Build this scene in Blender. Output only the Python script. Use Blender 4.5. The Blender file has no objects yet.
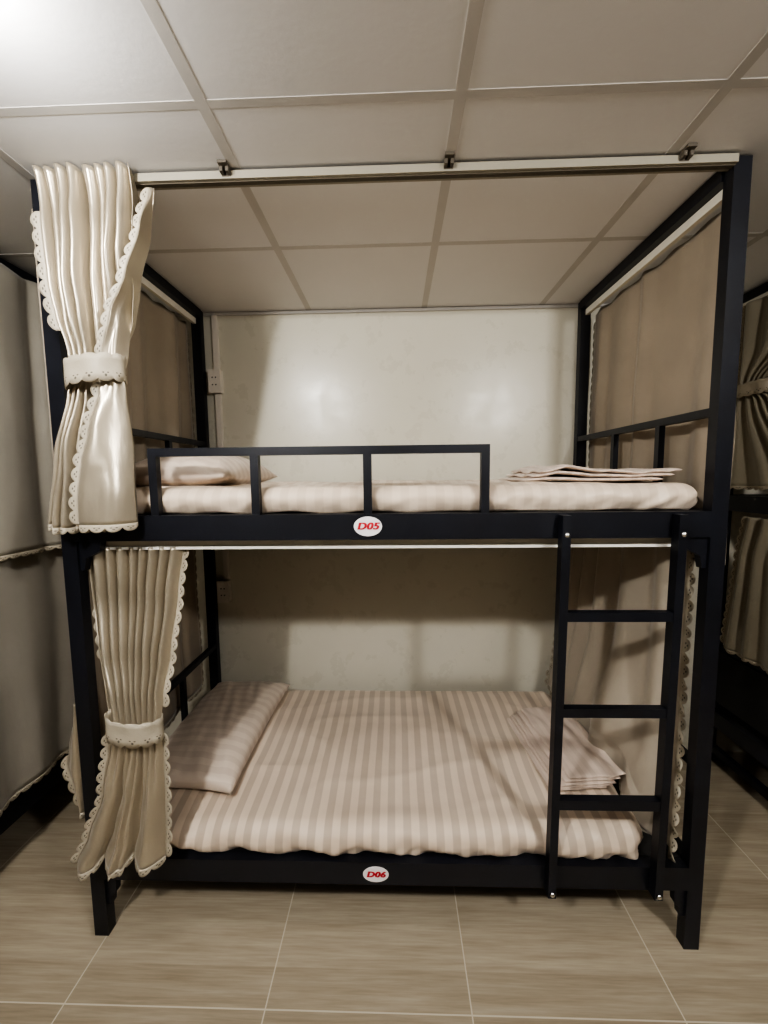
import bpy, bmesh, math, random
from mathutils import Vector, Matrix, noise

random.seed(7)
C = bpy.context.scene.collection
sc = bpy.context.scene
PI = math.pi

# ------------------------------------------------------------------ materials
def nodes_mat(name):
    m = bpy.data.materials.new(name); m.use_nodes = True
    nt = m.node_tree
    return m, nt, nt.nodes['Principled BSDF'], nt.nodes, nt.links

def tex_coord(nt, kind='Object', scale=(1, 1, 1), loc=(0, 0, 0), rot=(0, 0, 0)):
    tc = nt.nodes.new('ShaderNodeTexCoord'); mp = nt.nodes.new('ShaderNodeMapping')
    mp.inputs['Scale'].default_value = scale; mp.inputs['Location'].default_value = loc
    mp.inputs['Rotation'].default_value = rot
    nt.links.new(tc.outputs[kind], mp.inputs['Vector'])
    return mp.outputs['Vector']

def noise_node(nt, vec, scale, detail=3, rough=.5):
    n = nt.nodes.new('ShaderNodeTexNoise')
    n.inputs['Scale'].default_value = scale; n.inputs['Detail'].default_value = detail
    n.inputs['Roughness'].default_value = rough
    if vec is not None: nt.links.new(vec, n.inputs['Vector'])
    return n

def ramp(nt, fac, stops):
    r = nt.nodes.new('ShaderNodeValToRGB')
    els = r.color_ramp.elements
    while len(els) < len(stops): els.new(0.5)
    for e, (p, c) in zip(els, stops):
        e.position = p; e.color = (*c, 1)
    nt.links.new(fac, r.inputs['Fac'])
    return r.outputs['Color']

def math_node(nt, op, a, b=None, c=None):
    n = nt.nodes.new('ShaderNodeMath'); n.operation = op
    for i, v in enumerate((a, b, c)):
        if v is None: continue
        if isinstance(v, (int, float)): n.inputs[i].default_value = v
        else: nt.links.new(v, n.inputs[i])
    return n.outputs[0]

def mix_col(nt, fac, a, b, blend='MIX'):
    n = nt.nodes.new('ShaderNodeMix'); n.data_type = 'RGBA'; n.blend_type = blend
    for i, v in ((0, fac), (6, a), (7, b)):
        if isinstance(v, (int, float)): n.inputs[i].default_value = v
        elif isinstance(v, tuple): n.inputs[i].default_value = (*v, 1)
        else: nt.links.new(v, n.inputs[i])
    return n.outputs[2]

def bump(nt, height, strength, dist, bsdf):
    b = nt.nodes.new('ShaderNodeBump')
    b.inputs['Strength'].default_value = strength; b.inputs['Distance'].default_value = dist
    nt.links.new(height, b.inputs['Height']); nt.links.new(b.outputs['Normal'], bsdf.inputs['Normal'])

def plain(name, col, rough=.5, metal=0, spec=.5, var=.06, nscale=8):
    m, nt, b, N, L = nodes_mat(name)
    n = noise_node(nt, tex_coord(nt), nscale, 3)
    lo = tuple(c * (1 - var) for c in col); hi = tuple(min(1, c * (1 + var)) for c in col)
    L.new(ramp(nt, n.outputs['Fac'], [(.3, lo), (.7, hi)]), b.inputs['Base Color'])
    b.inputs['Roughness'].default_value = rough; b.inputs['Metallic'].default_value = metal
    b.inputs['Specular IOR Level'].default_value = spec
    return m

def satin(name, col, rough=.38, sheen=.2, spec=.6, metal=0.0):
    m, nt, b, N, L = nodes_mat(name)
    vec = tex_coord(nt, 'Object')
    n = noise_node(nt, vec, 6, 3)
    L.new(ramp(nt, n.outputs['Fac'], [(.3, tuple(c * .94 for c in col)), (.7, tuple(min(1, c * 1.05) for c in col))]), b.inputs['Base Color'])
    b.inputs['Roughness'].default_value = rough
    b.inputs['Specular IOR Level'].default_value = spec
    b.inputs['Metallic'].default_value = metal
    b.inputs['Sheen Weight'].default_value = sheen
    b.inputs['Sheen Roughness'].default_value = .4
    w = noise_node(nt, tex_coord(nt, 'Object', (1, 1, .35)), 22, 4, .55)
    bump(nt, w.outputs['Fac'], .25, .006, b)
    return m

def lace(name, col):
    """embroidered edging: u counts scallops, v runs from the cloth (0) to the scalloped rim (1)"""
    m, nt, b, N, L = nodes_mat(name)
    tc = N.new('ShaderNodeTexCoord'); sp = N.new('ShaderNodeSeparateXYZ')
    L.new(tc.outputs['UV'], sp.inputs[0])
    fu = math_node(nt, 'FRACT', sp.outputs['X'])
    def dot(cx, cy, r, ax=1.0):
        dx = math_node(nt, 'MULTIPLY', math_node(nt, 'SUBTRACT', fu, cx), ax)
        dy = math_node(nt, 'SUBTRACT', sp.outputs['Y'], cy)
        d = math_node(nt, 'SQRT', math_node(nt, 'ADD', math_node(nt, 'MULTIPLY', dx, dx), math_node(nt, 'MULTIPLY', dy, dy)))
        return math_node(nt, 'LESS_THAN', d, r)
    holes = dot(.5, .62, .085)
    for c in ((.34, .42), (.66, .42)):
        holes = math_node(nt, 'MAXIMUM', holes, dot(c[0], c[1], .075))
    rim = math_node(nt, 'GREATER_THAN', sp.outputs['Y'], .86)
    c1 = mix_col(nt, rim, tuple(col), tuple(min(1, c * 1.12) for c in col))
    c2 = mix_col(nt, holes, c1, tuple(c * .28 for c in col))
    L.new(c2, b.inputs['Base Color'])
    b.inputs['Roughness'].default_value = .55
    n = noise_node(nt, tex_coord(nt, 'Object'), 160, 2)
    bump(nt, n.outputs['Fac'], .35, .002, b)
    return m

def striped(name, a, c, period, axis='X', rough=.42, phase=0.0):
    """satin-striped cotton"""
    m, nt, b, N, L = nodes_mat(name)
    tc = N.new('ShaderNodeTexCoord'); sp = N.new('ShaderNodeSeparateXYZ')
    L.new(tc.outputs['Object'], sp.inputs[0])
    wob = noise_node(nt, tex_coord(nt, 'Object'), 2.2, 2)
    s = math_node(nt, 'ADD', sp.outputs[axis], math_node(nt, 'MULTIPLY', wob.outputs['Fac'], .012))
    s = math_node(nt, 'ADD', s, phase)
    fr = math_node(nt, 'FRACT', math_node(nt, 'DIVIDE', s, period))
    tri = math_node(nt, 'ABSOLUTE', math_node(nt, 'SUBTRACT', fr, .5))
    k = N.new('ShaderNodeMapRange'); k.inputs['From Min'].default_value = .225; k.inputs['From Max'].default_value = .275
    L.new(tri, k.inputs['Value'])
    col = mix_col(nt, k.outputs[0], tuple(a), tuple(c))
    n = noise_node(nt, tex_coord(nt, 'Object'), 5, 3)
    col = mix_col(nt, .12, col, ramp(nt, n.outputs['Fac'], [(.3, (.25, .2, .17)), (.7, (.9, .8, .72))]))
    L.new(col, b.inputs['Base Color'])
    r = N.new('ShaderNodeMapRange'); r.inputs['To Min'].default_value = rough; r.inputs['To Max'].default_value = rough + .12
    L.new(k.outputs[0], r.inputs['Value']); L.new(r.outputs[0], b.inputs['Roughness'])
    b.inputs['Sheen Weight'].default_value = .15
    b.inputs['Specular IOR Level'].default_value = .4
    w = noise_node(nt, tex_coord(nt, 'Object', (1, 1, 1)), 17, 4, .55)
    bump(nt, w.outputs['Fac'], .22, .008, b)
    return m

def black_paint():
    m, nt, b, N, L = nodes_mat('black_powder_coat')
    n = noise_node(nt, tex_coord(nt, 'Object'), 9, 4)
    L.new(ramp(nt, n.outputs['Fac'], [(.3, (.007, .0075, .011)), (.7, (.011, .0125, .019))]), b.inputs['Base Color'])
    b.inputs['Roughness'].default_value = .4
    b.inputs['Specular IOR Level'].default_value = .5
    f = noise_node(nt, tex_coord(nt, 'Object'), 400, 2)
    bump(nt, f.outputs['Fac'], .08, .001, b)
    return m

def wall_mat():
    m, nt, b, N, L = nodes_mat('cream_wall_paint')
    v = tex_coord(nt)
    n = noise_node(nt, v, 1.3, 4)
    L.new(ramp(nt, n.outputs['Fac'], [(.3, (.60, .57, .475)), (.7, (.66, .63, .53))]), b.inputs['Base Color'])
    p = noise_node(nt, v, 9, 5, .65)
    L.new(ramp(nt, p.outputs['Fac'], [(.35, (.25,) * 3), (.68, (.36,) * 3)]), b.inputs['Roughness'])
    b.inputs['Specular IOR Level'].default_value = .45
    bump(nt, noise_node(nt, v, 11, 4, .5).outputs['Fac'], .05, .004, b)
    return m

def ceiling_mat():
    m, nt, b, N, L = nodes_mat('ceiling_panel_vinyl')
    v = tex_coord(nt)
    n = noise_node(nt, v, 1.6, 3)
    L.new(ramp(nt, n.outputs['Fac'], [(.3, (.72, .71, .70)), (.7, (.77, .76, .75))]), b.inputs['Base Color'])
    b.inputs['Roughness'].default_value = .6
    bump(nt, noise_node(nt, v, 60, 3).outputs['Fac'], .15, .002, b)
    return m

TILE = .5835
def floor_mat():
    m, nt, b, N, L = nodes_mat('wood_look_floor_tile')
    tc = N.new('ShaderNodeTexCoord'); sp = N.new('ShaderNodeSeparateXYZ')
    L.new(tc.outputs['Object'], sp.inputs[0])
    tx = math_node(nt, 'DIVIDE', math_node(nt, 'ADD', sp.outputs['X'], .352 + 20 * TILE), TILE)
    ty = math_node(nt, 'DIVIDE', math_node(nt, 'ADD', sp.outputs['Y'], .168 + 20 * TILE), 2 * TILE)
    ix = math_node(nt, 'FLOOR', tx); iy = math_node(nt, 'FLOOR', ty)
    fx = math_node(nt, 'FRACT', tx); fy = math_node(nt, 'FRACT', ty)
    # bands of plank colour running across (along x); four printed planks per tile
    wn = N.new('ShaderNodeTexWhiteNoise'); wn.noise_dimensions = '2D'
    cv = N.new('ShaderNodeCombineXYZ')
    pl = math_node(nt, 'FLOOR', math_node(nt, 'MULTIPLY', ty, 12))
    L.new(pl, cv.inputs[1]); L.new(math_node(nt, 'MULTIPLY', iy, 3.1), cv.inputs[0]); L.new(cv.outputs[0], wn.inputs['Vector'])
    g = N.new('ShaderNodeCombineXYZ')
    L.new(math_node(nt, 'ADD', math_node(nt, 'MULTIPLY', sp.outputs['X'], 1.4), math_node(nt, 'MULTIPLY', ix, 5.3)), g.inputs[0])
    L.new(math_node(nt, 'MULTIPLY', sp.outputs['Y'], 22), g.inputs[1])
    grain = noise_node(nt, g.outputs[0], 1.6, 6, .6)
    g2 = N.new('ShaderNodeCombineXYZ')
    L.new(math_node(nt, 'MULTIPLY', sp.outputs['X'], 6), g2.inputs[0])
    L.new(math_node(nt, 'MULTIPLY', sp.outputs['Y'], 130), g2.inputs[1])
    fine = noise_node(nt, g2.outputs[0], 1.2, 4, .6)
    base = ramp(nt, grain.outputs['Fac'], [(.22, (.27, .225, .16)), (.5, (.35, .30, .222)), (.78, (.44, .39, .30))])
    band = ramp(nt, wn.outputs['Value'], [(0, (.84, .82, .80)), (1, (1.10, 1.10, 1.10))])
    col = mix_col(nt, 1.0, base, band, 'MULTIPLY')
    col = mix_col(nt, .14, col, ramp(nt, fine.outputs['Fac'], [(.35, (.20, .15, .10)), (.65, (.62, .52, .40))]))
    def edge(f, w):
        d = math_node(nt, 'ABSOLUTE', math_node(nt, 'SUBTRACT', f, .5))
        return math_node(nt, 'GREATER_THAN', d, .5 - w)
    gr = math_node(nt, 'MAXIMUM', edge(fx, .0032), edge(fy, .0016))
    col = mix_col(nt, gr, col, (.55, .50, .40))
    L.new(col, b.inputs['Base Color'])
    r = N.new('ShaderNodeMapRange'); r.inputs['To Min'].default_value = .34; r.inputs['To Max'].default_value = .46
    L.new(grain.outputs['Fac'], r.inputs['Value']); L.new(r.outputs[0], b.inputs['Roughness'])
    b.inputs['Specular IOR Level'].default_value = .4
    bump(nt, math_node(nt, 'MULTIPLY', gr, -1.0), .3, .002, b)
    return m

BLACK = black_paint()
WALL_DIM = plain('wall_darkened_for_bounce', (.16, .14, .11), .7)  # unseen side and front walls, darkened to cut bounced light
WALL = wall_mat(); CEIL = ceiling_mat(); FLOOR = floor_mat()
GRID = plain('ceiling_grid_strip', (.55, .53, .50), .5, var=.03)
TRACK = plain('cream_track', (.30, .275, .22), .4, var=.03)
WHITE_TRACK = plain('white_track', (.74, .70, .60), .35, var=.03)
PVC = plain('white_plastic', (.70, .65, .58), .4, var=.02)
DARK = plain('socket_hole', (.02, .02, .02), .7)
STEEL = plain('bolt_steel', (.75, .74, .72), .25, metal=1.0, var=.03)
STICK = plain('sticker_white', (.86, .84, .84), .45, var=.01)
RED = plain('sticker_red', (.50, .018, .035), .5, var=.05)
SATIN = satin('champagne_satin', (.44, .385, .295), .30, spec=.8, metal=.5)
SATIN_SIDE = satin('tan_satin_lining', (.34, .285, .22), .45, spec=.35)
LACE = lace('champagne_lace', (.41, .365, .285))
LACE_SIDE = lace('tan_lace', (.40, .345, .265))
SHEET = striped('rose_beige_striped_sheet', (.67, .555, .435), (.49, .395, .305), .052, 'X')
SHEET_UP = striped('rose_beige_striped_sheet_top', (.71, .59, .465), (.63, .515, .40), .052, 'X')
SHEET_Y = striped('rose_beige_striped_pillowcase', (.62, .52, .425), (.555, .455, .37), .046, 'Y')
SHEET_D = striped('rose_beige_striped_blanket', (.65, .53, .445), (.57, .46, .38), .04, 'X')
SLAB = plain('dark_bed_board_and_shade', (.02, .019, .018), .7)  # bed boards; also colours the shade sheet on the right bunk

# ------------------------------------------------------------------ mesh helpers
def link(name, me, mat, parent=None, smooth=False):
    o = bpy.data.objects.new(name, me); C.objects.link(o)
    if mat is not None: me.materials.append(mat)
    if smooth:
        for p in me.polygons: p.use_smooth = True
    if parent is not None: o.parent = parent
    return o

def obj(name, bm, mat, parent=None, smooth=False, bevel=0.0, origin=None):
    if bevel > 0:
        bmesh.ops.bevel(bm, geom=[e for e in bm.edges if e.calc_face_angle(0) > .6], offset=bevel, segments=2, affect='EDGES', profile=.5)
    bmesh.ops.recalc_face_normals(bm, faces=bm.faces)
    me = bpy.data.meshes.new(name)
    if origin is not None: bmesh.ops.translate(bm, vec=-Vector(origin), verts=bm.verts)
    bm.to_mesh(me); bm.free()
    o = link(name, me, mat, parent, smooth)
    if origin is not None: o.location = origin
    return o

def add_box(bm, x0, x1, y0, y1, z0, z1):
    vs = [bm.verts.new(p) for p in ((x0, y0, z0), (x1, y0, z0), (x1, y1, z0), (x0, y1, z0), (x0, y0, z1), (x1, y0, z1), (x1, y1, z1), (x0, y1, z1))]
    for f in ((3, 2, 1, 0), (4, 5, 6, 7), (0, 1, 5, 4), (1, 2, 6, 5), (2, 3, 7, 6), (3, 0, 4, 7)):
        bm.faces.new([vs[i] for i in f])
    return vs

def box(name, x0, x1, y0, y1, z0, z1, mat, parent=None, bevel=.003):
    bm = bmesh.new(); add_box(bm, x0, x1, y0, y1, z0, z1)
    return obj(name, bm, mat, parent, bevel=bevel)

def add_prism(bm, pts, y0, y1):
    a = [bm.verts.new((x, y0, z)) for x, z in pts]; b = [bm.verts.new((x, y1, z)) for x, z in pts]
    bm.faces.new(a); bm.faces.new(b[::-1])
    for i in range(len(pts)):
        j = (i + 1) % len(pts); bm.faces.new((a[j], a[i], b[i], b[j]))

def add_disc(bm, c, rx, rz, y0, y1, n=40):
    add_prism(bm, [(c[0] + rx * math.cos(2 * PI * i / n), c[1] + rz * math.sin(2 * PI * i / n)) for i in range(n)], y0, y1)

def add_dome(bm, c, r, h, n=14):
    """round-head bolt facing -y"""
    rings = []
    for k in range(4):
        a = k / 3 * PI / 2 * .92
        rings.append([bm.verts.new((c[0] + r * math.cos(a) * math.cos(2 * PI * i / n), c[1] - h * math.sin(a), c[2] + r * math.cos(a) * math.sin(2 * PI * i / n))) for i in range(n)])
    for k in range(3):
        for i in range(n):
            j = (i + 1) % n; bm.faces.new((rings[k][i], rings[k][j], rings[k + 1][j], rings[k + 1][i]))
    bm.faces.new(rings[3]); bm.faces.new(rings[0][::-1])

def grid_mesh(name, f, nu, nv, mat, parent=None, thick=0.0, uv=None, close_u=False, subsurf=0):
    verts = []; faces = []; uvs = []
    for j in range(nv + 1):
        for i in range(nu + (0 if close_u else 1)):
            verts.append(f(i / nu, j / nv))
    w = nu if close_u else nu + 1
    for j in range(nv):
        for i in range(nu):
            i2 = (i + 1) % w if close_u else i + 1
            faces.append((j * w + i, j * w + i2, (j + 1) * w + i2, (j + 1) * w + i))
            if uv: uvs += [uv(i / nu, j / nv), uv((i + 1) / nu, j / nv), uv((i + 1) / nu, (j + 1) / nv), uv(i / nu, (j + 1) / nv)]
    me = bpy.data.meshes.new(name); me.from_pydata([tuple(v) for v in verts], [], faces)
    if uv:
        l = me.uv_layers.new(name='UVMap')
        for k, c in enumerate(uvs): l.data[k].uv = c
    o = link(name, me, mat, parent, True)
    if thick:
        m = o.modifiers.new('cloth', 'SOLIDIFY'); m.thickness = thick; m.offset = 0
    return o

def join(objs, name):
    """merge several freshly made meshes into one object (keeps first)"""
    bm = bmesh.new()
    uvl = None
    for o in objs: bm.from_mesh(o.data)
    me = bpy.data.meshes.new(name); bm.to_mesh(me); bm.free()
    for p in me.polygons: p.use_smooth = True
    a = objs[0]; me.materials.append(a.data.materials[0])
    par = a.parent; mods = [(m.thickness) for m in a.modifiers]
    for o in objs: bpy.data.objects.remove(o)
    o = link(name, me, None, par)
    for t in mods:
        m = o.modifiers.new('cloth', 'SOLIDIFY'); m.thickness = t; m.offset = 0
    return o

def thing(name, label, cat, loc=(0, 0, 0), group=None):
    o = bpy.data.objects.new(name, None); C.objects.link(o)
    o.location = loc; o.empty_display_size = .1
    o['label'] = label; o['category'] = cat
    if group: o['group'] = group
    return o

def tag(o, label, cat, group=None):
    o['label'] = label; o['category'] = cat
    if group: o['group'] = group
    return o

def struct(o):
    o['kind'] = 'structure'; return o

def reparent_world(parent):
    """children were modelled in world coordinates: shift them into the frame of a thing that sits at its own base"""
    for ch in list(parent.children):
        ch.location = Vector(ch.location) - Vector(parent.location)

def lerp_keys(keys, t):
    """smooth interpolation through (t, value...) keys (monotone cubic-ish)"""
    if t <= keys[0][0]: return keys[0][1:]
    for a, b in zip(keys, keys[1:]):
        if t <= b[0]:
            s = (t - a[0]) / (b[0] - a[0]); s = s * s * (3 - 2 * s) * .55 + s * .45
            return tuple(p + (q - p) * s for p, q in zip(a[1:], b[1:]))
    return keys[-1][1:]

# ------------------------------------------------------------------ setting
H = 2.3345; WALLY = .9095
RX0, RX1, RY0 = -3.55, 3.75, -3.9
struct(box('floor', RX0, RX1, RY0, WALLY, -.05, 0, FLOOR, bevel=0))
struct(box('ceiling', RX0, RX1, RY0, WALLY, H, H + .05, CEIL, bevel=0))
struct(box('wall_back', RX0, RX1, WALLY, WALLY + .1, -.05, H + .05, WALL, bevel=0))
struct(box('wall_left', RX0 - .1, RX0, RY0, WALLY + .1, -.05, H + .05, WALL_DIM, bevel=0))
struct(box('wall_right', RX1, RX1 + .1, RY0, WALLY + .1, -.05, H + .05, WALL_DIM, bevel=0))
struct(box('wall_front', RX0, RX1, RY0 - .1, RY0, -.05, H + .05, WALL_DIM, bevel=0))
# ceiling grid of flat strips, dropped 2 mm
gx = [-.396 + .576 * k for k in range(-5, 8)]; gy = [.364 - .557 * k for k in range(0, 8)]
bm = bmesh.new()
for x in gx:
    if RX0 < x < RX1: add_box(bm, x - .0135, x + .0135, RY0, WALLY, H - .0010, H)
for y in gy:
    add_box(bm, RX0, RX1, y - .0105, y + .0105, H - .0008, H)
struct(obj('trim_1', bm, GRID))
# wall angle along the top of the back wall
struct(box('trim_2', RX0, RX1, WALLY - .012, WALLY, H - .016, H - .003, GRID, bevel=0))

# ------------------------------------------------------------------ bunk bed
L2 = .975; P = .046; PY = .034; D = .8885
def bracket(name, parent, pts, y0, y1):
    bm = bmesh.new(); add_prism(bm, pts, y0, y1); return obj(name, bm, BLACK, parent, bevel=.002)

def bunk(label, xc, main=False):
    t = thing('bunk_bed', label, 'bunk bed', (xc, 0, 0), 'steel bunk beds')
    for sx in (-1, 1):
        for y0 in (0, D - PY):
            x0 = -L2 if sx < 0 else L2 - P
            box('post', x0, x0 + P, y0, y0 + PY, 0, H - .004, BLACK, t, .003)
    xi = L2 - P
    for name, z0, z1 in (('upper_rail', 1.3165, 1.392), ('lower_rail', .2034, .281)):
        box(name, -xi, xi, .0, .034, z0, z1, BLACK, t, .003)
        box(name, -xi, xi, D - .034, D, z0, z1, BLACK, t, .003)
        for sx in (-1, 1):
            a, b = sorted((sx * (L2 - .04), sx * (L2 - .002)))
            box('end_rail', a, b, PY, D - PY, z0, z1, BLACK, t, .003)
    for sx in (-1, 1):
        a, b = sorted((sx * (L2 - .052), sx * (L2 - .006)))
        box('top_beam', a, b, PY, D - PY, 2.29, H - .006, BLACK, t, .003)
        a, b = sorted((sx * (L2 - .044), sx * (L2 - .022)))
        for z, zb in ((1.675, 1.392), (.612, .281)):
            h = box('head_rail', a, b, PY, D - PY, z - .013, z + .011, BLACK, t, .002)
            for yb in (.26, .54):
                box('upright_bar', a + .001, b - .001, yb - .011, yb + .011, zb, z - .012, BLACK, h, .002)
        # side curtain track hung under the top beam
        a, b = sorted((sx * (L2 - .026), sx * (L2 - .010)))
        box('side_curtain_track', a, b, PY + .002, D - PY - .002, 2.262, 2.289, WHITE_TRACK, t, .003)
    # boards that carry the mattresses
    for z in (1.3695, .2585):
        box('bed_board', -xi, xi, .04, D - .04, z, z + .022, SLAB, t, .002)
    # corner brackets
    for sx in (-1, 1):
        e = sx * xi
        bracket('corner_bracket', t, [(e, 1.3165), (e - sx * .07, 1.3165), (e - sx * .062, 1.285), (e - sx * .02, 1.262), (e - sx * .012, 1.225), (e, 1.225)], .008, .030)
        bracket('corner_bracket', t, [(e, .2034), (e - sx * .034, .2034), (e - sx * .03, .15), (e - sx * .016, .138), (e - sx * .014, .108), (e, .108)], .008, .030)
    if not main: return t
    # lower curtain track under the upper rail
    box('lower_curtain_track', -xi, .90, .042, .066, 1.294, 1.3165, WHITE_TRACK, t, .002)
    box('curtain_track_lip', -xi, .90, .036, .042, 1.284, 1.2925, plain('bright_track', (.88, .86, .80), .3, var=.01), t, .001)
    # guard rail along the left half of the upper bunk
    g = bpy.data.objects.new('guard_rail', None); C.objects.link(g); g.parent = t
    box('top_bar', -.698, .301, .004, .026, 1.566, 1.590, BLACK, g, .002)
    for x in (-.686, -.383, -.052, .289):
        box('upright_bar', x - .012, x + .012, .004, .026, 1.392, 1.566, BLACK, g, .002)
    # ladder hooked on the rails
    l = bpy.data.objects.new('ladder', None); C.objects.link(l); l.parent = t
    def lean(z): return -.011 * (1.386 - z) / 1.18
    for x0 in (.498, .819):
        bm = bmesh.new()
        for v in add_box(bm, x0, x0 + .024, -.032, -.002, .205, 1.386): v.co.x += lean(v.co.z)
        obj('side_rail', bm, BLACK, l, bevel=.003)
    for z0, z1 in ((1.079, 1.106), (.789, .816), (.496, .527)):
        box('rung', .522 + lean(z0), .819 + lean(z0), -.030, -.006, z0, z1, BLACK, l, .003)
    for x0 in (.511, .832):
        for z in (1.331, .219):
            bm = bmesh.new(); add_dome(bm, (x0 + lean(z), -.032, z), .0085, .007)
            b_ = obj('bolt', bm, STEEL, l, True); b_['label'] = 'shiny steel bolt head'
    # number stickers
    for txt, zc, xc_, rx, rz in (('D05', 1.356, -.052, .0415, .029), ('D06', .2415, -.043, .041, .0265)):
        bm = bmesh.new(); add_disc(bm, (xc_, zc), rx, rz, -.0015, 0.0)
        s = obj('number_sticker', bm, STICK, t); s['label'] = 'white oval sticker reading ' + txt + ' in red'
        cu = bpy.data.curves.new('number', 'FONT'); cu.body = txt; cu.size = .0285 if txt == 'D05' else .0265
        cu.shear = .22; cu.offset = .0005; cu.extrude = .0004; cu.align_x = 'CENTER'; cu.align_y = 'CENTER'; cu.space_character = 1.08
        tmp = bpy.data.objects.new('number', cu); C.objects.link(tmp)
        bpy.context.view_layer.update()
        me = bpy.data.meshes.new_from_object(tmp.evaluated_get(bpy.context.evaluated_depsgraph_get()))
        bpy.data.objects.remove(tmp)
        me.transform(Matrix.Diagonal((1.22, 1, 1, 1)))
        me.transform(Matrix.Translation((xc_, -.0022, zc)) @ Matrix.Rotation(PI / 2, 4, 'X'))
        me.materials.clear()
        b3 = bmesh.new()
        for dx, dy in ((-.0014, 0), (-.0007, -.0001), (0, -.0002), (.0007, -.0003), (.0014, -.0004)):
            c3 = me.copy(); c3.transform(Matrix.Translation((dx, dy, 0))); b3.from_mesh(c3); bpy.data.meshes.remove(c3)
        b3.to_mesh(me); b3.free()
        link('number', me, RED, s)
    return t

bunk('black steel bunk bed with ladder and oval D05 and D06 stickers, in the middle', 0, True)
NBL, NBR = -1.43 - L2, 1.655 + L2
bunk('black steel bunk bed hidden by hanging curtains at the left edge', NBL)
rb = bunk('dark bunk bed beyond the ladder at the right edge, tied-back curtains', NBR)
box('unlit_interior_sheet', -L2 + .012, -L2 + .03, PY + .001, D - PY - .001, .33, .598, SLAB, rb, .002)  # dark sheet standing in for the unlit interior below the head rail
box('floor_bar', -L2 + .004, -L2 + .036, PY + .001, D - PY - .001, .058, .09, BLACK, rb, .003)

# ------------------------------------------------------------------ front curtain track on the ceiling
tr = thing('curtain_track', 'long cream curtain track under the ceiling above the upper bunk', 'curtain track', (0, 0, H))
bm = bmesh.new()
add_box(bm, -.915, .93, -.012, .022, H - .0265, H - .006)
o = obj('track', bm, TRACK, tr, bevel=.003)
bm = bmesh.new(); add_box(bm, -.915, .93, -.002, .012, H - .0285, H - .0262)
g_ = obj('slot', bm, plain('track_slot', (.10, .085, .06), .6), tr)
for x in (-.42, .177, .79):
    bm = bmesh.new()
    add_box(bm, x - .012, x + .012, -.042, -.012, H - .008, H - .001)
    add_box(bm, x - .012, x - .004, -.030, -.010, H - .020, H - .008)
    add_box(bm, x + .004, x + .012, -.030, -.010, H - .020, H - .008)
    add_box(bm, x - .012, x + .012, -.013, -.009, H - .022, H - .003)
    obj('bracket', bm, plain('bracket_bronze', (.10, .085, .065), .45), tr)
reparent_world(tr)

# ------------------------------------------------------------------ curtains
def scallop_strip(name, edge, outward, width, parent, mat, period=.042, normal_off=(0, 0, 0), n_per=8):
    """edge: list of points along a cloth edge; outward: function(k) -> unit vector away from the cloth"""
    pts = [Vector(p) for p in edge]
    cum = [0]
    for a, b in zip(pts, pts[1:]): cum.append(cum[-1] + (b - a).length)
    total = cum[-1]; ns = max(1, round(total / period)); N_ = ns * n_per
    verts = []; uvs = []; faces = []
    rows = 4
    k = 0
    for i in range(N_ + 1):
        s = total * i / N_
        while k < len(cum) - 2 and cum[k + 1] < s: k += 1
        f = (s - cum[k]) / max(1e-9, cum[k + 1] - cum[k])
        p = pts[k].lerp(pts[k + 1], f)
        o_ = Vector(outward(s / total)).normalized()
        ph = (i % n_per) / n_per
        w = width * (.45 + .55 * abs(math.sin(PI * i / n_per)) ** .55)
        for r in range(rows):
            v = r / (rows - 1)
            q = p + o_ * (w * v) + Vector(normal_off) * (math.sin(PI * i / n_per) ** 2) * v
            verts.append(q); uvs.append((i / n_per, w * v / width))
    for i in range(N_):
        for r in range(rows - 1):
            faces.append((i * rows + r, (i + 1) * rows + r, (i + 1) * rows + r + 1, i * rows + r + 1))
    me = bpy.data.meshes.new(name); me.from_pydata([tuple(v) for v in verts], [], faces)
    l = me.uv_layers.new(name='UVMap')
    for poly in me.polygons:
        for li in poly.loop_indices: l.data[li].uv = uvs[me.loops[li].vertex_index]
    o = link(name, me, mat, parent, True)
    m = o.modifiers.new('cloth', 'SOLIDIFY'); m.thickness = .0016; m.offset = 0
    return o

def merge(objs, name):
    """several strips of the same edging become one part (UVs kept)"""
    V, F, U = [], [], []
    for o in objs:
        b0 = len(V); V += [tuple(v.co) for v in o.data.vertices]
        l = o.data.uv_layers[0]
        for p in o.data.polygons:
            F.append(tuple(b0 + i for i in p.vertices)); U += [tuple(l.data[i].uv) for i in p.loop_indices]
    me = bpy.data.meshes.new(name); me.from_pydata(V, [], F)
    l = me.uv_layers.new(name='UVMap')
    for i, c in enumerate(U): l.data[i].uv = c
    mat = objs[0].data.materials[0]; par = objs[0].parent
    for o in objs: bpy.data.objects.remove(o)
    o = link(name, me, mat, par, True)
    m = o.modifiers.new('cloth', 'SOLIDIFY'); m.thickness = .0016; m.offset = 0
    return o

def fold(phase):
    """rounded pleat: broad crest, tight valley, 0..1"""
    s = .5 + .5 * math.cos(phase)
    return s ** .95

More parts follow.
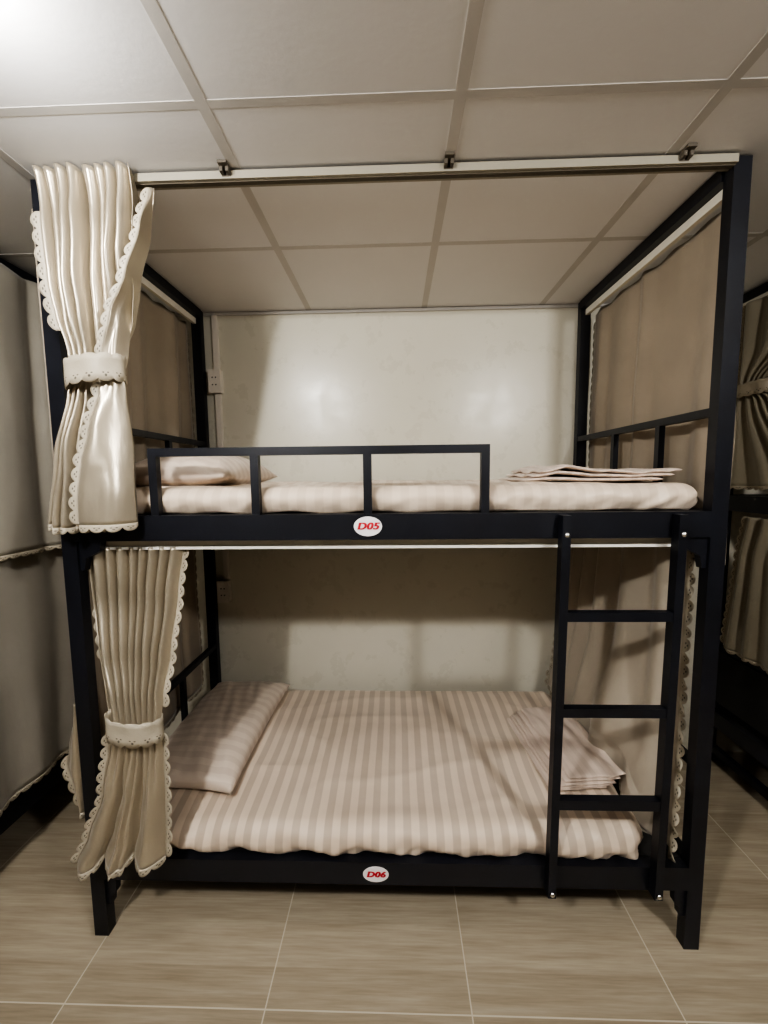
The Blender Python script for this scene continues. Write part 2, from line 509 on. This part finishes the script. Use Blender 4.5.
def tieback(name, parent, c, rx, ry, h, tilt=0.0, mat=None):
    """band round the waist of a gathered curtain, lower edge scalloped"""
    nu, nv = 96, 5
    nsc = max(8, round(2 * PI * math.sqrt((rx * rx + ry * ry) / 2) / .034))
    def f(u, v):
        a = 2 * PI * u
        fl = 1 + .10 * abs(v - .45) ** 1.2
        sc_ = abs(math.sin(nsc * a / 2)) ** .6
        z = h * (.5 - v) + tilt * math.cos(a)
        if v > .99: z -= .009 * sc_
        if v < .01: z += .005 * sc_
        crease = .0035 * math.sin(a * 5 + 1) * math.sin(v * 3)
        return (c[0] + (rx * fl + crease) * math.cos(a), c[1] + (ry * fl + crease) * math.sin(a), c[2] + z)
    o = grid_mesh(name, f, nu, nv, mat or LACE, parent, .002, lambda u, v: (u * nsc, (v - .6) / .4), True)
    return o

# --- tied curtain, upper bunk -------------------------------------------------
uc = thing('curtain', 'champagne satin curtain tied back at the upper bunk, scalloped lace edges', 'curtain', (-.78, -.05, 1.37), 'tied front curtains')
ZT, ZB = 2.331, 1.372
def zt(z): return (ZT - z) / (ZT - ZB)
keysA = [(0, -.922, -.664, .024, .032), (zt(2.195), -.920, -.672, .027, .030), (zt(2.047), -.916, -.690, .027, .026), (zt(1.95), -.906, -.708, .023, .020),
         (zt(1.86), -.888, -.735, .015, .010), (zt(1.79), -.880, -.742, .011, .000), (zt(1.745), -.890, -.742, .013, -.004), (zt(1.586), -.926, -.738, .020, -.008), (1, -.955, -.740, .022, -.010)]
NF = 7.8
jit = [random.uniform(-.5, .5) for _ in range(12)]
def warp(u, n, j):
    # uneven pleat widths
    return u * n + .12 * math.sin(u * 9 + j[0]) + .07 * math.sin(u * 21 + j[1] * 4)
def fA(u, v):
    xl, xr, a, yb = lerp_keys(keysA, v)
    z = ZT + (ZB - ZT) * v
    w = warp(u, NF, jit)
    amp = a * (1 - .2 * math.sin(u * 13 + v * 2)) * (1 - .7 * max(0, min(1, (u - .42) / .25)) * max(0, min(1, (2.12 - z) / .25)))
    ph = 2 * PI * w + .25 * math.sin(v * 5)
    hd = max(0, 1 - v / .10)
    y = yb - .062 * hd - amp * 2.7 * (1 - .55 * hd) * (fold(ph) - .3 * hd)
    x = xl + (xr - xl) * u + .22 * a * math.sin(ph)
    x += .004 * noise.noise((u * 6, v * 9, 1.3))
    y += .004 * noise.noise((u * 9, v * 6, 4.3))
    if v > .985: z += .006 * math.sin(u * 40)
    return (x, y, z)
A = grid_mesh('panelA', fA, 200, 90, SATIN, uc, .0015)
keysB = [(0, -.640, -.630, .002, .006), (zt(2.217), -.660, -.662, -.022, .030), (zt(2.073), -.692, -.692, -.048, .014), (zt(1.967), -.737, -.718, -.056, .002), (zt(1.864), -.766, -.726, -.054, -.012),
         (zt(1.80), -.776, -.733, -.050, -.022), (zt(1.75), -.783, -.732, -.054, -.018), (zt(1.637), -.815, -.726, -.062, -.012), (zt(1.555), -.835, -.722, -.068, -.014), (zt(1.445), -.846, -.718, -.074, -.024), (1, -.852, -.718, -.074, -.030)]
def fB(u, v):
    xl, xr, ya, yb = lerp_keys(keysB, v)
    z = ZT - .03 + (ZB + .004 - ZT + .03) * v
    low = max(0., min(1., (1.76 - z) / .22))
    y = ya + (yb - ya) * u ** 1.6
    y -= .030 * low * math.sin(PI * min(1, u)) ** .8 + .005 * math.sin(u * 7 + v * 9) * (.3 + low)
    y += .007 * noise.noise((u * 2.2, v * 7, 5.1))
    x = xl + (xr - xl) * u
    return (x, y, z)
B = grid_mesh('panelB', fB, 50, 90, SATIN, uc, .0015)
# top heading that the hooks hold: small darker return at right
leftA = [fA(0.0, v / 90) for v in range(10, 40)]
s1 = scallop_strip('l1', leftA, lambda t: (-1, -.25, -.1), .024, uc, LACE)
leftB = [fB(0, v / 90) for v in range(0, 46)]
s2 = scallop_strip('l2', leftB, lambda t: (-1, -.35, -.25), .022, uc, LACE)
leftB2 = [fB(0, v / 90) for v in range(52, 91)]
s3 = scallop_strip('l3', leftB2, lambda t: (-1, -.3, .1), .022, uc, LACE)
botA = [fA(u / 200, 1) for u in range(0, 140)]
s4 = scallop_strip('l4', botA, lambda t: (0, -.1, -1), .020, uc, LACE)
botB = [fB(u / 50, 1) for u in range(0, 51)]
s5 = scallop_strip('l5', botB, lambda t: (0, -.15, -1), .022, uc, LACE)
pan = join([A, B], 'panel')
merge([s1, s2, s3, s4, s5], 'lace_trim')
tieback('tieback', uc, (-.808, -.030, 1.800), .076, .050, .062, .010)
reparent_world(uc)

# --- tied curtain, lower bunk -------------------------------------------------
lc = thing('curtain', 'champagne satin curtain tied back at the lower bunk, flaring over the bed post', 'curtain', (-.78, -.04, .28), 'tied front curtains')
ZT2, ZB2 = 1.292, .335
def zt2(z): return (ZT2 - z) / (ZT2 - ZB2)
keysC = [(0, -.932, -.636, .022, .060), (zt2(1.13), -.915, -.660, .024, .050), (zt2(.957), -.882, -.672, .024, .015), (zt2(.843), -.848, -.682, .016, -.020),
         (zt2(.765), -.832, -.686, .010, -.036), (zt2(.70), -.842, -.683, .012, -.036), (zt2(.56), -.868, -.680, .022, -.040), (zt2(.42), -.920, -.680, .026, -.045), (1, -.965, -.684, .028, -.050)]
NF2 = 8.5
def fC(u, v):
    xl, xr, a, yb = lerp_keys(keysC, v)
    z = ZT2 + (ZB2 - ZT2) * v
    w = warp(u, NF2, [1.1, .3])
    low = max(0., min(1., (.74 - z) / .2))
    hi = -a * 1.35 * fold(2 * PI * w + .2 * math.sin(v * 4))
    # below the tie the cloth opens into three broad folds
    lo = -a * 1.5 * (.5 - .5 * math.cos(2 * PI * (u * 3 + .03))) ** .6 + .35 * hi * (math.exp(-((u - .52) / .16) ** 2))
    y = yb + hi * (1 - low) + lo * low
    x = xl + (xr - xl) * u + .25 * a * math.sin(2 * PI * w) * .35 * (1 - low)
    x += .004 * noise.noise((u * 5, v * 8, 7.7))
    # uneven hem: longest at the left corner, notches between the three folds
    if low > 0:
        z -= low * v * v * (.015 * (1 - u) ** 2 - .02 * max(0, math.cos(2 * PI * u * 3)) * (1 if .15 < u < .85 else 0) - .012 * u)
    return (x, y, z)
Cp = grid_mesh('panel', fC, 200, 90, SATIN, lc, .0015)
st = []
st.append(scallop_strip('m1', [fC(1, v / 90) for v in range(0, 46)], lambda t: (1, -.25, -.1), .024, lc, LACE))
st.append(scallop_strip('m2', [fC(1, v / 90) for v in range(52, 91)], lambda t: (1, -.25, 0), .024, lc, LACE))
st.append(scallop_strip('m3', [fC(0, v / 90) for v in range(52, 91)], lambda t: (-1, -.3, 0), .024, lc, LACE))
st.append(scallop_strip('m4', [fC(u / 200, 1) for u in range(0, 201)], lambda t: (0, -.15, -1), .022, lc, LACE))
st.append(scallop_strip('m5', [fC(.03, v / 90) for v in range(18, 34)], lambda t: (-1, -.3, 0), .026, lc, LACE))
merge(st, 'lace_trim')
tieback('tieback', lc, (-.757, -.046, .766), .079, .044, .062, -.008)
reparent_world(lc)

# --- side curtains: hang outside the end frames, in planes of constant x --------
def side_curtain(label, x, y0, y1, z0, z1, nf, amp, mat, lmat, back_lace=True, front_lace=False, bottom_lace=True, seed=0, sway=0.0, flare=0.0, group='side curtains of the bunks'):
    t = thing('curtain', label, 'curtain', (x, (y0 + y1) / 2, z0), group)
    r = random.Random(seed); j = [r.uniform(0, 6) for _ in range(4)]
    def f(u, v):
        y = y0 + (y1 - y0) * u
        z = z1 + (z0 - z1) * v
        w = u * nf + .35 * math.sin(u * 7 + j[0]) + .18 * math.sin(u * 17 + j[1]) + .10 * math.sin(v * 3 + j[2])
        a = amp * (.55 + .45 * v) * (.75 + .5 * noise.noise((u * 3, v * 1.5, j[3])))
        dx = a * (2 * fold(2 * PI * w) - 1)
        # pinched heading that dips between the hooks
        if v < .08:
            z -= (1 - v / .08) * .010 * (.5 - .5 * math.cos(2 * PI * u * nf * 1.6))
        dx += sway * v * v
        y += flare * v * v * (u - .5)
        dx += .004 * noise.noise((u * 8, v * 6, j[0]))
        return (x + dx, y, z)
    grid_mesh('panel', f, 130, 46, mat, t, .0015)
    s = []
    if back_lace: s.append(scallop_strip('a', [f(1, v / 60) for v in range(2, 61)], lambda k: (0, 1, 0), .020, t, lmat))
    if front_lace: s.append(scallop_strip('b', [f(0, v / 60) for v in range(2, 61)], lambda k: (0, -1, 0), .020, t, lmat))
    if bottom_lace: s.append(scallop_strip('c', [f(u / 130, 1) for u in range(0, 131)], lambda k: (0, 0, -1), .020, t, lmat))
    if s: merge(s, 'lace_trim')
    reparent_world(t)
    return t

side_curtain('tan curtain along the right end of the upper bunk, behind its head rail', 1.0, .03, .868, 1.24, 2.276, 3.4, .017, SATIN_SIDE, LACE_SIDE, seed=3)
side_curtain('tan curtain along the left end of the upper bunk, beside the upper wall socket', -1.0, .03, .86, 1.24, 2.276, 5, .015, SATIN_SIDE, LACE_SIDE, seed=5)
side_curtain('shadowed tan curtain along the left end of the lower bunk, behind its head rail', -.996, .10, .80, .42, 1.27, 4, .010, SATIN_SIDE, LACE_SIDE, seed=8)

# small tied tail of cloth beside the left post
tt = thing('curtain', 'narrow champagne curtain tail with lace edge hanging outside the left bed post', 'curtain', (-1.03, .03, .40))
kT = [(0, -1.012, -.985), (.5, -1.062, -.988), (.62, -1.072, -.990), (1, -1.036, -1.000)]
def fT(u, v):
    a, b = lerp_keys(kT, v)
    return (a + (b - a) * u, .035 + .018 * math.cos(u * 5) + .01 * v, .79 - .38 * v + .0 * u)
grid_mesh('panel', fT, 16, 40, SATIN, tt, .0015)
merge([scallop_strip('a', [fT(0, v / 40) for v in range(21, 41)], lambda k: (-1, -.3, -.4), .022, tt, LACE),
       scallop_strip('b', [fT(u / 16, 1) for u in range(0, 17)], lambda k: (0, -.2, -1), .02, tt, LACE)], 'lace_trim')
reparent_world(tt)

# --- right end of the lower bunk: full curtain hanging inside, spilling over the mattress end ---
rc = thing('curtain', 'champagne curtain hanging behind the ladder at the right end of the lower bunk', 'curtain', (.93, .4, .25))
def fR(u, v):
    y = .062 + .778 * u
    k = max(0, min(1, (u - .06) / .22)); k = k * k * (3 - 2 * k)
    z = 1.288 + ((.268 + .142 * k) - 1.288) * v
    w = u * 5.5 + .3 * math.sin(u * 6 + 1) + .12 * math.sin(v * 4)
    a = (.017 + .019 * v) * (.8 + .5 * noise.noise((u * 3, v * 2, 2.2)))
    x = .910 - (.045 + .050 * k) * v ** 1.6 + a * (1 - 2 * fold(2 * PI * w)) * (1 - .5 * v * v)
    x += (.002 + .026 * min(1, v ** 1.3)) * math.exp(-(u / .18) ** 2)      # front edge flares outward
    x -= .022 * math.exp(-((v - .8) / .14) ** 2) * math.exp(-((u - .42) / .2) ** 2)
    y += .03 * math.sin(v * 5 + u * 3) * v * (1 - u)
    if v > .9: x += .012 * math.sin(u * 30)
    return (x, y, z)
grid_mesh('panel', fR, 150, 80, satin('pale_tan_satin', (.46, .405, .325), .34), rc, .0015)
merge([scallop_strip('a', [fR(0, v / 80) for v in range(0, 81)], lambda k: (.55 + .45 * math.sin(k * 70), -.7, 0), .022, rc, LACE),
       scallop_strip('c', [fR(1, v / 80) for v in range(0, 81)], lambda k: (-.5, .25, 0), .02, rc, LACE),
       scallop_strip('b', [fR(u / 150, 1) for u in range(0, 151)], lambda k: (-.2, 0, -1), .022, rc, LACE)], 'lace_trim')
reparent_world(rc)

# --- curtains of the two neighbouring bunks -----------------------------------
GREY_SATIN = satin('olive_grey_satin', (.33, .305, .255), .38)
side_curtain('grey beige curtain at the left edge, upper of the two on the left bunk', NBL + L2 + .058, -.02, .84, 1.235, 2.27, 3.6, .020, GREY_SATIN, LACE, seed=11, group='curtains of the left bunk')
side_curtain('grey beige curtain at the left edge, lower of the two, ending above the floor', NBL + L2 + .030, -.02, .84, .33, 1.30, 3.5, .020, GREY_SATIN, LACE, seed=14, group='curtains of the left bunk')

def tied_side(label, x, prof, zt_, zb_, tie, seed):
    """curtain in the plane x = const pinched at a tie near the rear post; prof rows: v, y_front, y_rear"""
    t = thing('curtain', label, 'curtain', (x, .5, zb_), 'curtains of the right bunk')
    def f(u, v):
        ya, yb = lerp_keys(prof, v)
        y = ya + (yb - ya) * u
        z = zt_ + (zb_ - zt_) * v
        w = abs(yb - ya)
        dx = .010 * (2 * fold(2 * PI * (u * 6 + .2 * math.sin(u * 9 + seed))) - 1) * (.5 + min(1, w / .5) * .6)
        return (x - .004 + dx, y, z)
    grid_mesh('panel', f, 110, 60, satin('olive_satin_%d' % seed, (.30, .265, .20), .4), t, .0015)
    merge([scallop_strip('a', [f(1, v / 60) for v in range(0, 60)], lambda k: (-.3, 1, 0), .020, t, LACE_SIDE),
           scallop_strip('b', [f(u / 110, 1) for u in range(0, 111)], lambda k: (0, 0, -1), .018, t, LACE_SIDE)], 'lace_trim')
    if tie:
        tieback('tieback', t, (x, tie[0], tie[1]), .022, tie[2], .05, 0, LACE_SIDE)
    reparent_world(t)
    return t
XR = NBR - L2 - .022
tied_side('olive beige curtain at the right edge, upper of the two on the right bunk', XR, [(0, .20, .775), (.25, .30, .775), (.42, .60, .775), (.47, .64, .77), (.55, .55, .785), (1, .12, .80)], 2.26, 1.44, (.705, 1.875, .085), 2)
tied_side('olive beige curtain at the right edge, lower of the two, above a dark sheet standing in for shade', XR, [(0, .20, .70), (.3, .25, .73), (1, .15, .775)], 1.30, .655, None, 4)

# ------------------------------------------------------------------ mattresses and bedding
def mattress(name, label, x0, x1, y0, y1, z0, z1, rad, mat, seed, edge_amp, dome=0.0, group='mattresses', corner=.05, rise=0.0):
    nx, ny, nz = 150, 66, 10
    bm = bmesh.new()
    cx, cy = (x0 + x1) / 2, (y0 + y1) / 2
    hx, hy = (x1 - x0) / 2, (y1 - y0) / 2
    # perimeter loop rings: profile from under edge up the side to the top centre
    def ring_pt(s):
        """s in 0..1 round a rounded rectangle, returns (x,y,nx,ny)"""
        per = [2 * (hx - corner), PI / 2 * corner, 2 * (hy - corner), PI / 2 * corner] * 2
        tot = sum(per); d = s * tot
        c = [(-hx + corner, -hy, 0), (hx - corner, -hy + corner, 1), (hx, -hy + corner, 2), (hx - corner, hy - corner, 3),
             (hx - corner, hy, 4), (-hx + corner, hy - corner, 5), (-hx, hy - corner, 6), (-hx + corner, -hy + corner, 7)]
        for k, l in enumerate(per):
            if d <= l or k == 7: break
            d -= l
        if k == 0: return (-hx + corner + d, -hy, 0, -1)
        if k == 2: return (hx, -hy + corner + d, 1, 0)
        if k == 4: return (hx - corner - d, hy, 0, 1)
        if k == 6: return (-hx, hy - corner - d, -1, 0)
        cxk, cyk = c[k][0], c[k][1]; a0 = {1: -PI / 2, 3: 0, 5: PI / 2, 7: PI}[k]
        a = a0 + d / corner
        return (cxk + corner * math.cos(a), cyk + corner * math.sin(a), math.cos(a), math.sin(a))
    NS = 420
    h = z1 - z0
    prof = []                                   # (inset, z, wrinkle weight)
    for k in range(9): prof.append((.012 * (1 - k / 8) ** 2, z0 + (h - rad) * k / 8, .5 + .5 * (1 - k / 8)))
    for k in range(1, 8):
        a = k / 7 * PI / 2
        prof.append((rad * (1 - math.cos(a)), z0 + h - rad + rad * math.sin(a), .5 * (1 - k / 7)))
    rings = []
    for ins, z, wt in prof:
        ring = []
        for i in range(NS):
            px, py, ax, ay = ring_pt(i / NS)
            s = i / NS * 60
            corner_near = max(0, 1 - (abs(abs(px) - hx) + abs(abs(py) - hy)) / .28) if True else 0
            wv = noise.noise((s * .8 + (z - z0) * 14, (z - z0) * 9, seed)) + .6 * noise.noise((s * 2.1 - (z - z0) * 25, (z - z0) * 14, seed + 3))
            off = edge_amp * wt * wv * (1 + 1.6 * corner_near) + .006 * math.sin((z - z0) / h * PI)
            zz = z + .25 * edge_amp * wv * wt
            if z == prof[0][1]: zz += .006 * noise.noise((s * .7, 1, seed))
            ring.append(bm.verts.new((cx + px - ax * ins + ax * off, cy + py - ay * ins + ay * off, zz)))
        rings.append(ring)
    for a, b in zip(rings, rings[1:]):
        for i in range(NS):
            j = (i + 1) % NS; bm.faces.new((a[i], a[j], b[j], b[i]))
    # top: shrink the last ring towards a central segment
    last = rings[-1]; base = [v.co.copy() for v in last]; prev = last
    K = 26
    for k in range(1, K + 1):
        f = k / K; ring = []
        for i, p in enumerate(base):
            qx, qy = p.x - cx, p.y - cy
            tx = max(-(hx - hy), min(hx - hy, qx)); 
            x = cx + qx + (tx - qx) * f; y = cy + qy * (1 - f)
            n = noise.noise((x * 3.1, y * 3.1, seed)) * .007 + noise.noise((x * 9, y * 5, seed + 9)) * .0028 + .007 * (1 - abs(noise.noise((x * 1.7 + y * 1.3, y * 4.2 - x * .8, seed + 4)))) ** 9 - .002
            z = z1 + dome * (1 - (1 - f) ** 2) + n * min(1, f * 9)
            ring.append(bm.verts.new((x, y, z)))
        for i in range(NS):
            j = (i + 1) % NS; bm.faces.new((prev[i], prev[j], ring[j], ring[i]))
        prev = ring
    bm.faces.new(rings[0][::-1])
    bmesh.ops.remove_doubles(bm, verts=bm.verts, dist=.0004)
    for v in bm.verts:
        v.co.z += rise * (v.co.y - y0) / (y1 - y0) * (v.co.z - z0) / h
    o = obj(name, bm, mat, None, True, origin=(cx, cy, z0))
    return tag(o, label, 'mattress', group)

mattress('mattress', 'striped rose beige mattress on the upper bunk, behind the guard rail', -.90, .926, .036, .835, 1.3935, 1.472, .036, SHEET_UP, 2.0, .014, dome=.006)
mattress('mattress', 'wide striped rose beige mattress on the lower bunk', -.90, .825, .018, .835, .2825, .376, .055, SHEET, 6.0, .022, dome=.010, corner=.06, rise=.026)

def pillow(label, c, sx, sy, h, mat, seed, rot=0.0, tilt=0.0, puff=.55, group='pillows'):
    nu, nv = 60, 40
    def surf(u, v, top):
        a = 2 * u - 1; b = 2 * v - 1
        e = max(0, (1 - abs(a) ** 2.4)) ** puff * max(0, (1 - abs(b) ** 2.4)) ** puff
        pinch = 1 - .06 * (1 - abs(a) ** 2) * (abs(b) > .0) * abs(b) ** 3
        pinch2 = 1 - .07 * (1 - abs(b) ** 2) * abs(a) ** 3
        x = a * sx / 2 * pinch2; y = b * sy / 2 * pinch
        edge = 1 - e
        wr = .010 * edge * noise.noise((math.atan2(b, a) * 5, 1.5, seed)) + .005 * noise.noise((a * 3, b * 3, seed + 2)) + .004 * noise.noise((a * 7 + b * 4, b * 2, seed + 5))
        z = (h * .72 * e if top else -h * .28 * min(1, e * 1.3)) + (wr * (e > 0.02) if top else 0)
        return Vector((x, y, z))
    bm = bmesh.new(); gt = {}; gb = {}
    for j in range(nv + 1):
        for i in range(nu + 1):
            gt[i, j] = bm.verts.new(surf(i / nu, j / nv, True)); gb[i, j] = bm.verts.new(surf(i / nu, j / nv, False))
    for j in range(nv):
        for i in range(nu):
            bm.faces.new((gt[i, j], gt[i + 1, j], gt[i + 1, j + 1], gt[i, j + 1]))
            bm.faces.new((gb[i, j + 1], gb[i + 1, j + 1], gb[i + 1, j], gb[i, j]))
    bmesh.ops.remove_doubles(bm, verts=bm.verts, dist=.0003)
    o = obj('pillow', bm, mat, None, True)
    o.location = c; o.rotation_euler = (tilt, 0, rot)
    return tag(o, label, 'pillow', group)

pillow('plump striped pillow lying behind the guard rail on the upper bunk', (-.715, .40, 1.506), .40, .60, .135, SHEET_Y, 3.0)
pillow('flat striped pillow at the left end of the lower bunk', (-.725, .455, .424), .385, .69, .105, SHEET_Y, 4.0, rot=-.03, tilt=.022, puff=.42)

def blanket(label, c, sx, sy, h, rot, seed, layers=4, shear=0.0, fan=.02, tilt=0.0, hump=0.0, expo=26):
    """folded blanket: layers, each a thin rounded slab with soft wavy top, fanned along one side"""
    bm = bmesh.new()
    lh = h / layers
    for k in range(layers):
        nx, ny = 44, 44
        g = {}
        offx = -fan * (layers - 1 - k) + .004 * math.sin(k * 2.1); offy = .004 * math.cos(k * 1.7)
        for side in (0, 1):
            for j in range(ny + 1):
                for i in range(nx + 1):
                    a = math.sin((2 * i / nx - 1) * PI / 2); b = math.sin((2 * j / ny - 1) * PI / 2)
                    e = (max(0, 1 - abs(a) ** expo) * max(0, 1 - abs(b) ** expo)) ** .5
                    x = a * sx / 2 * (1 + .012 * noise.noise((b * 2, k, seed))) + offx + shear * b
                    y = b * sy / 2 * (1 + .015 * noise.noise((a * 2, k + 5, seed))) + offy
                    wv = .006 * noise.noise((a * 2.2, b * 2.2, seed + .15 * k)) + .003 * noise.noise((a * 5 + b * 3, b * 2, seed + .2 * k))
                    zc = (k + .5) * lh + wv * (k + 1) / layers * (1 + 12 * hump) + hump * (k + .6) / layers * math.exp(-((a + .55) / .3) ** 2)
                    z = zc + (1 if side else -1) * lh * .47 * e
                    g[side, i, j] = bm.verts.new((x, y, z))
        for j in range(ny):
            for i in range(nx):
                bm.faces.new((g[1, i, j], g[1, i + 1, j], g[1, i + 1, j + 1], g[1, i, j + 1]))
                bm.faces.new((g[0, i, j + 1], g[0, i + 1, j + 1], g[0, i + 1, j], g[0, i, j]))
    bmesh.ops.remove_doubles(bm, verts=bm.verts, dist=.0003)
    o = obj('folded_blanket', bm, SHEET_D, None, True)
    o.location = c; o.rotation_euler = (0, tilt, rot)
    return tag(o, label, 'blanket', 'folded blankets')

blanket('folded striped blanket at the right end of the upper bunk', (.70, .275, 1.478), .42, .36, .036, -.03, 1.0, 3, 0, .026, 0, .022)
blanket('folded striped blanket behind the ladder at the right end of the lower bunk', (.708, .375, .396), .205, .42, .052, .10, 2.4, 5, 0, .016)

# ------------------------------------------------------------------ wall sockets and trunking
def outlet(label, xc, zc):
    t = thing('wall_socket', label, 'socket', (xc, WALLY, zc), 'wall sockets')
    w, h, d = .060, .114, .032
    bm = bmesh.new(); add_box(bm, -w / 2, w / 2, -d, 0, -h / 2, h / 2)
    obj('back_box', bm, PVC, t, bevel=.004)
    bm = bmesh.new(); add_box(bm, -w / 2 - .001, w / 2 + .001, -d - .007, -d, -h / 2 - .001, h / 2 + .001)
    fp = obj('face_plate', bm, PVC, t, bevel=.003)
    for z in (.018, -.018):
        for x in (-.0085, .0085):
            bm = bmesh.new(); add_disc(bm, (x, z), .0036, .0036, -d - .0078, -d - .0068, 14)
            obj('pin_hole', bm, DARK, fp)
    return t
outlet('white double wall socket above the upper bunk pillow', -.881, 1.990)
outlet('white double wall socket in the shadow above the lower bunk', -.889, .900)
def trunk(label, z0, z1):
    bm = bmesh.new()
    add_box(bm, -.892, -.862, WALLY - .014, WALLY, z0, z1)
    add_box(bm, -.889, -.865, WALLY - .017, WALLY - .0135, z0, z1)
    o = obj('cable_trunking', bm, PVC, None, bevel=.001, origin=(-.877, WALLY, z0))
    tag(o, label, 'cable trunking', 'cable trunking on the back wall')
trunk('white cable trunking from the ceiling down to the upper wall socket', 2.050, H - .018)
trunk('white cable trunking running down between the two wall sockets', .960, 1.930)

# ------------------------------------------------------------------ lights
def bulb(name, loc, power, r, col):
    l = bpy.data.lights.new(name, 'POINT'); l.shadow_soft_size = r; l.energy = power; l.color = col
    o = bpy.data.objects.new(name, l); C.objects.link(o); o.location = loc
    return o
bulb('ceiling_lamp_front_left', (-.70, -.50, H - .07), 10, .045, (1, .985, .96))
bulb('ceiling_lamp_left', (-.76, -1.50, H - .045), 66, .045, (1, .985, .96))
bulb('ceiling_lamp_right', (1.12, -1.52, H - .045), 64, .07, (1, .985, .96))
w = bpy.data.worlds.new('room'); sc.world = w; w.use_nodes = True
w.node_tree.nodes['Background'].inputs[0].default_value = (.9, .85, .75, 1)
w.node_tree.nodes['Background'].inputs[1].default_value = .05

# ------------------------------------------------------------------ camera
cam = bpy.data.cameras.new('camera'); co = bpy.data.objects.new('camera', cam); C.objects.link(co)
cam.sensor_fit = 'VERTICAL'; cam.sensor_height = 36.0; cam.lens = 392.97 / 1024 * 36.0
cam.clip_start = .02
yaw, pitch, roll = .0293, -.0904, -.0109
def rot(yaw, pitch, roll):
    c, s = math.cos(yaw), math.sin(yaw); A_ = Matrix(((c, s, 0), (-s, c, 0), (0, 0, 1)))
    c, s = math.cos(pitch), math.sin(pitch); B_ = Matrix(((1, 0, 0), (0, c, s), (0, -s, c)))
    c, s = math.cos(roll), math.sin(roll); C_ = Matrix(((c, 0, s), (0, 1, 0), (-s, 0, c)))
    return C_ @ B_ @ A_
M = rot(yaw, pitch, roll)                 # world -> (right, forward, up)
right, fwd, up = M[0], M[1], M[2]
co.matrix_world = Matrix(((right[0], up[0], -fwd[0], .0289), (right[1], up[1], -fwd[1], -1.1394), (right[2], up[2], -fwd[2], 1.5011), (0, 0, 0, 1)))
sc.camera = co
sc.view_settings.view_transform = 'AgX'
sc.view_settings.look = 'AgX - High Contrast'
sc.view_settings.exposure = 0.22
sc.cycles.use_denoising = True
sc.cycles.max_bounces = 8
sc.cycles.diffuse_bounces = 5
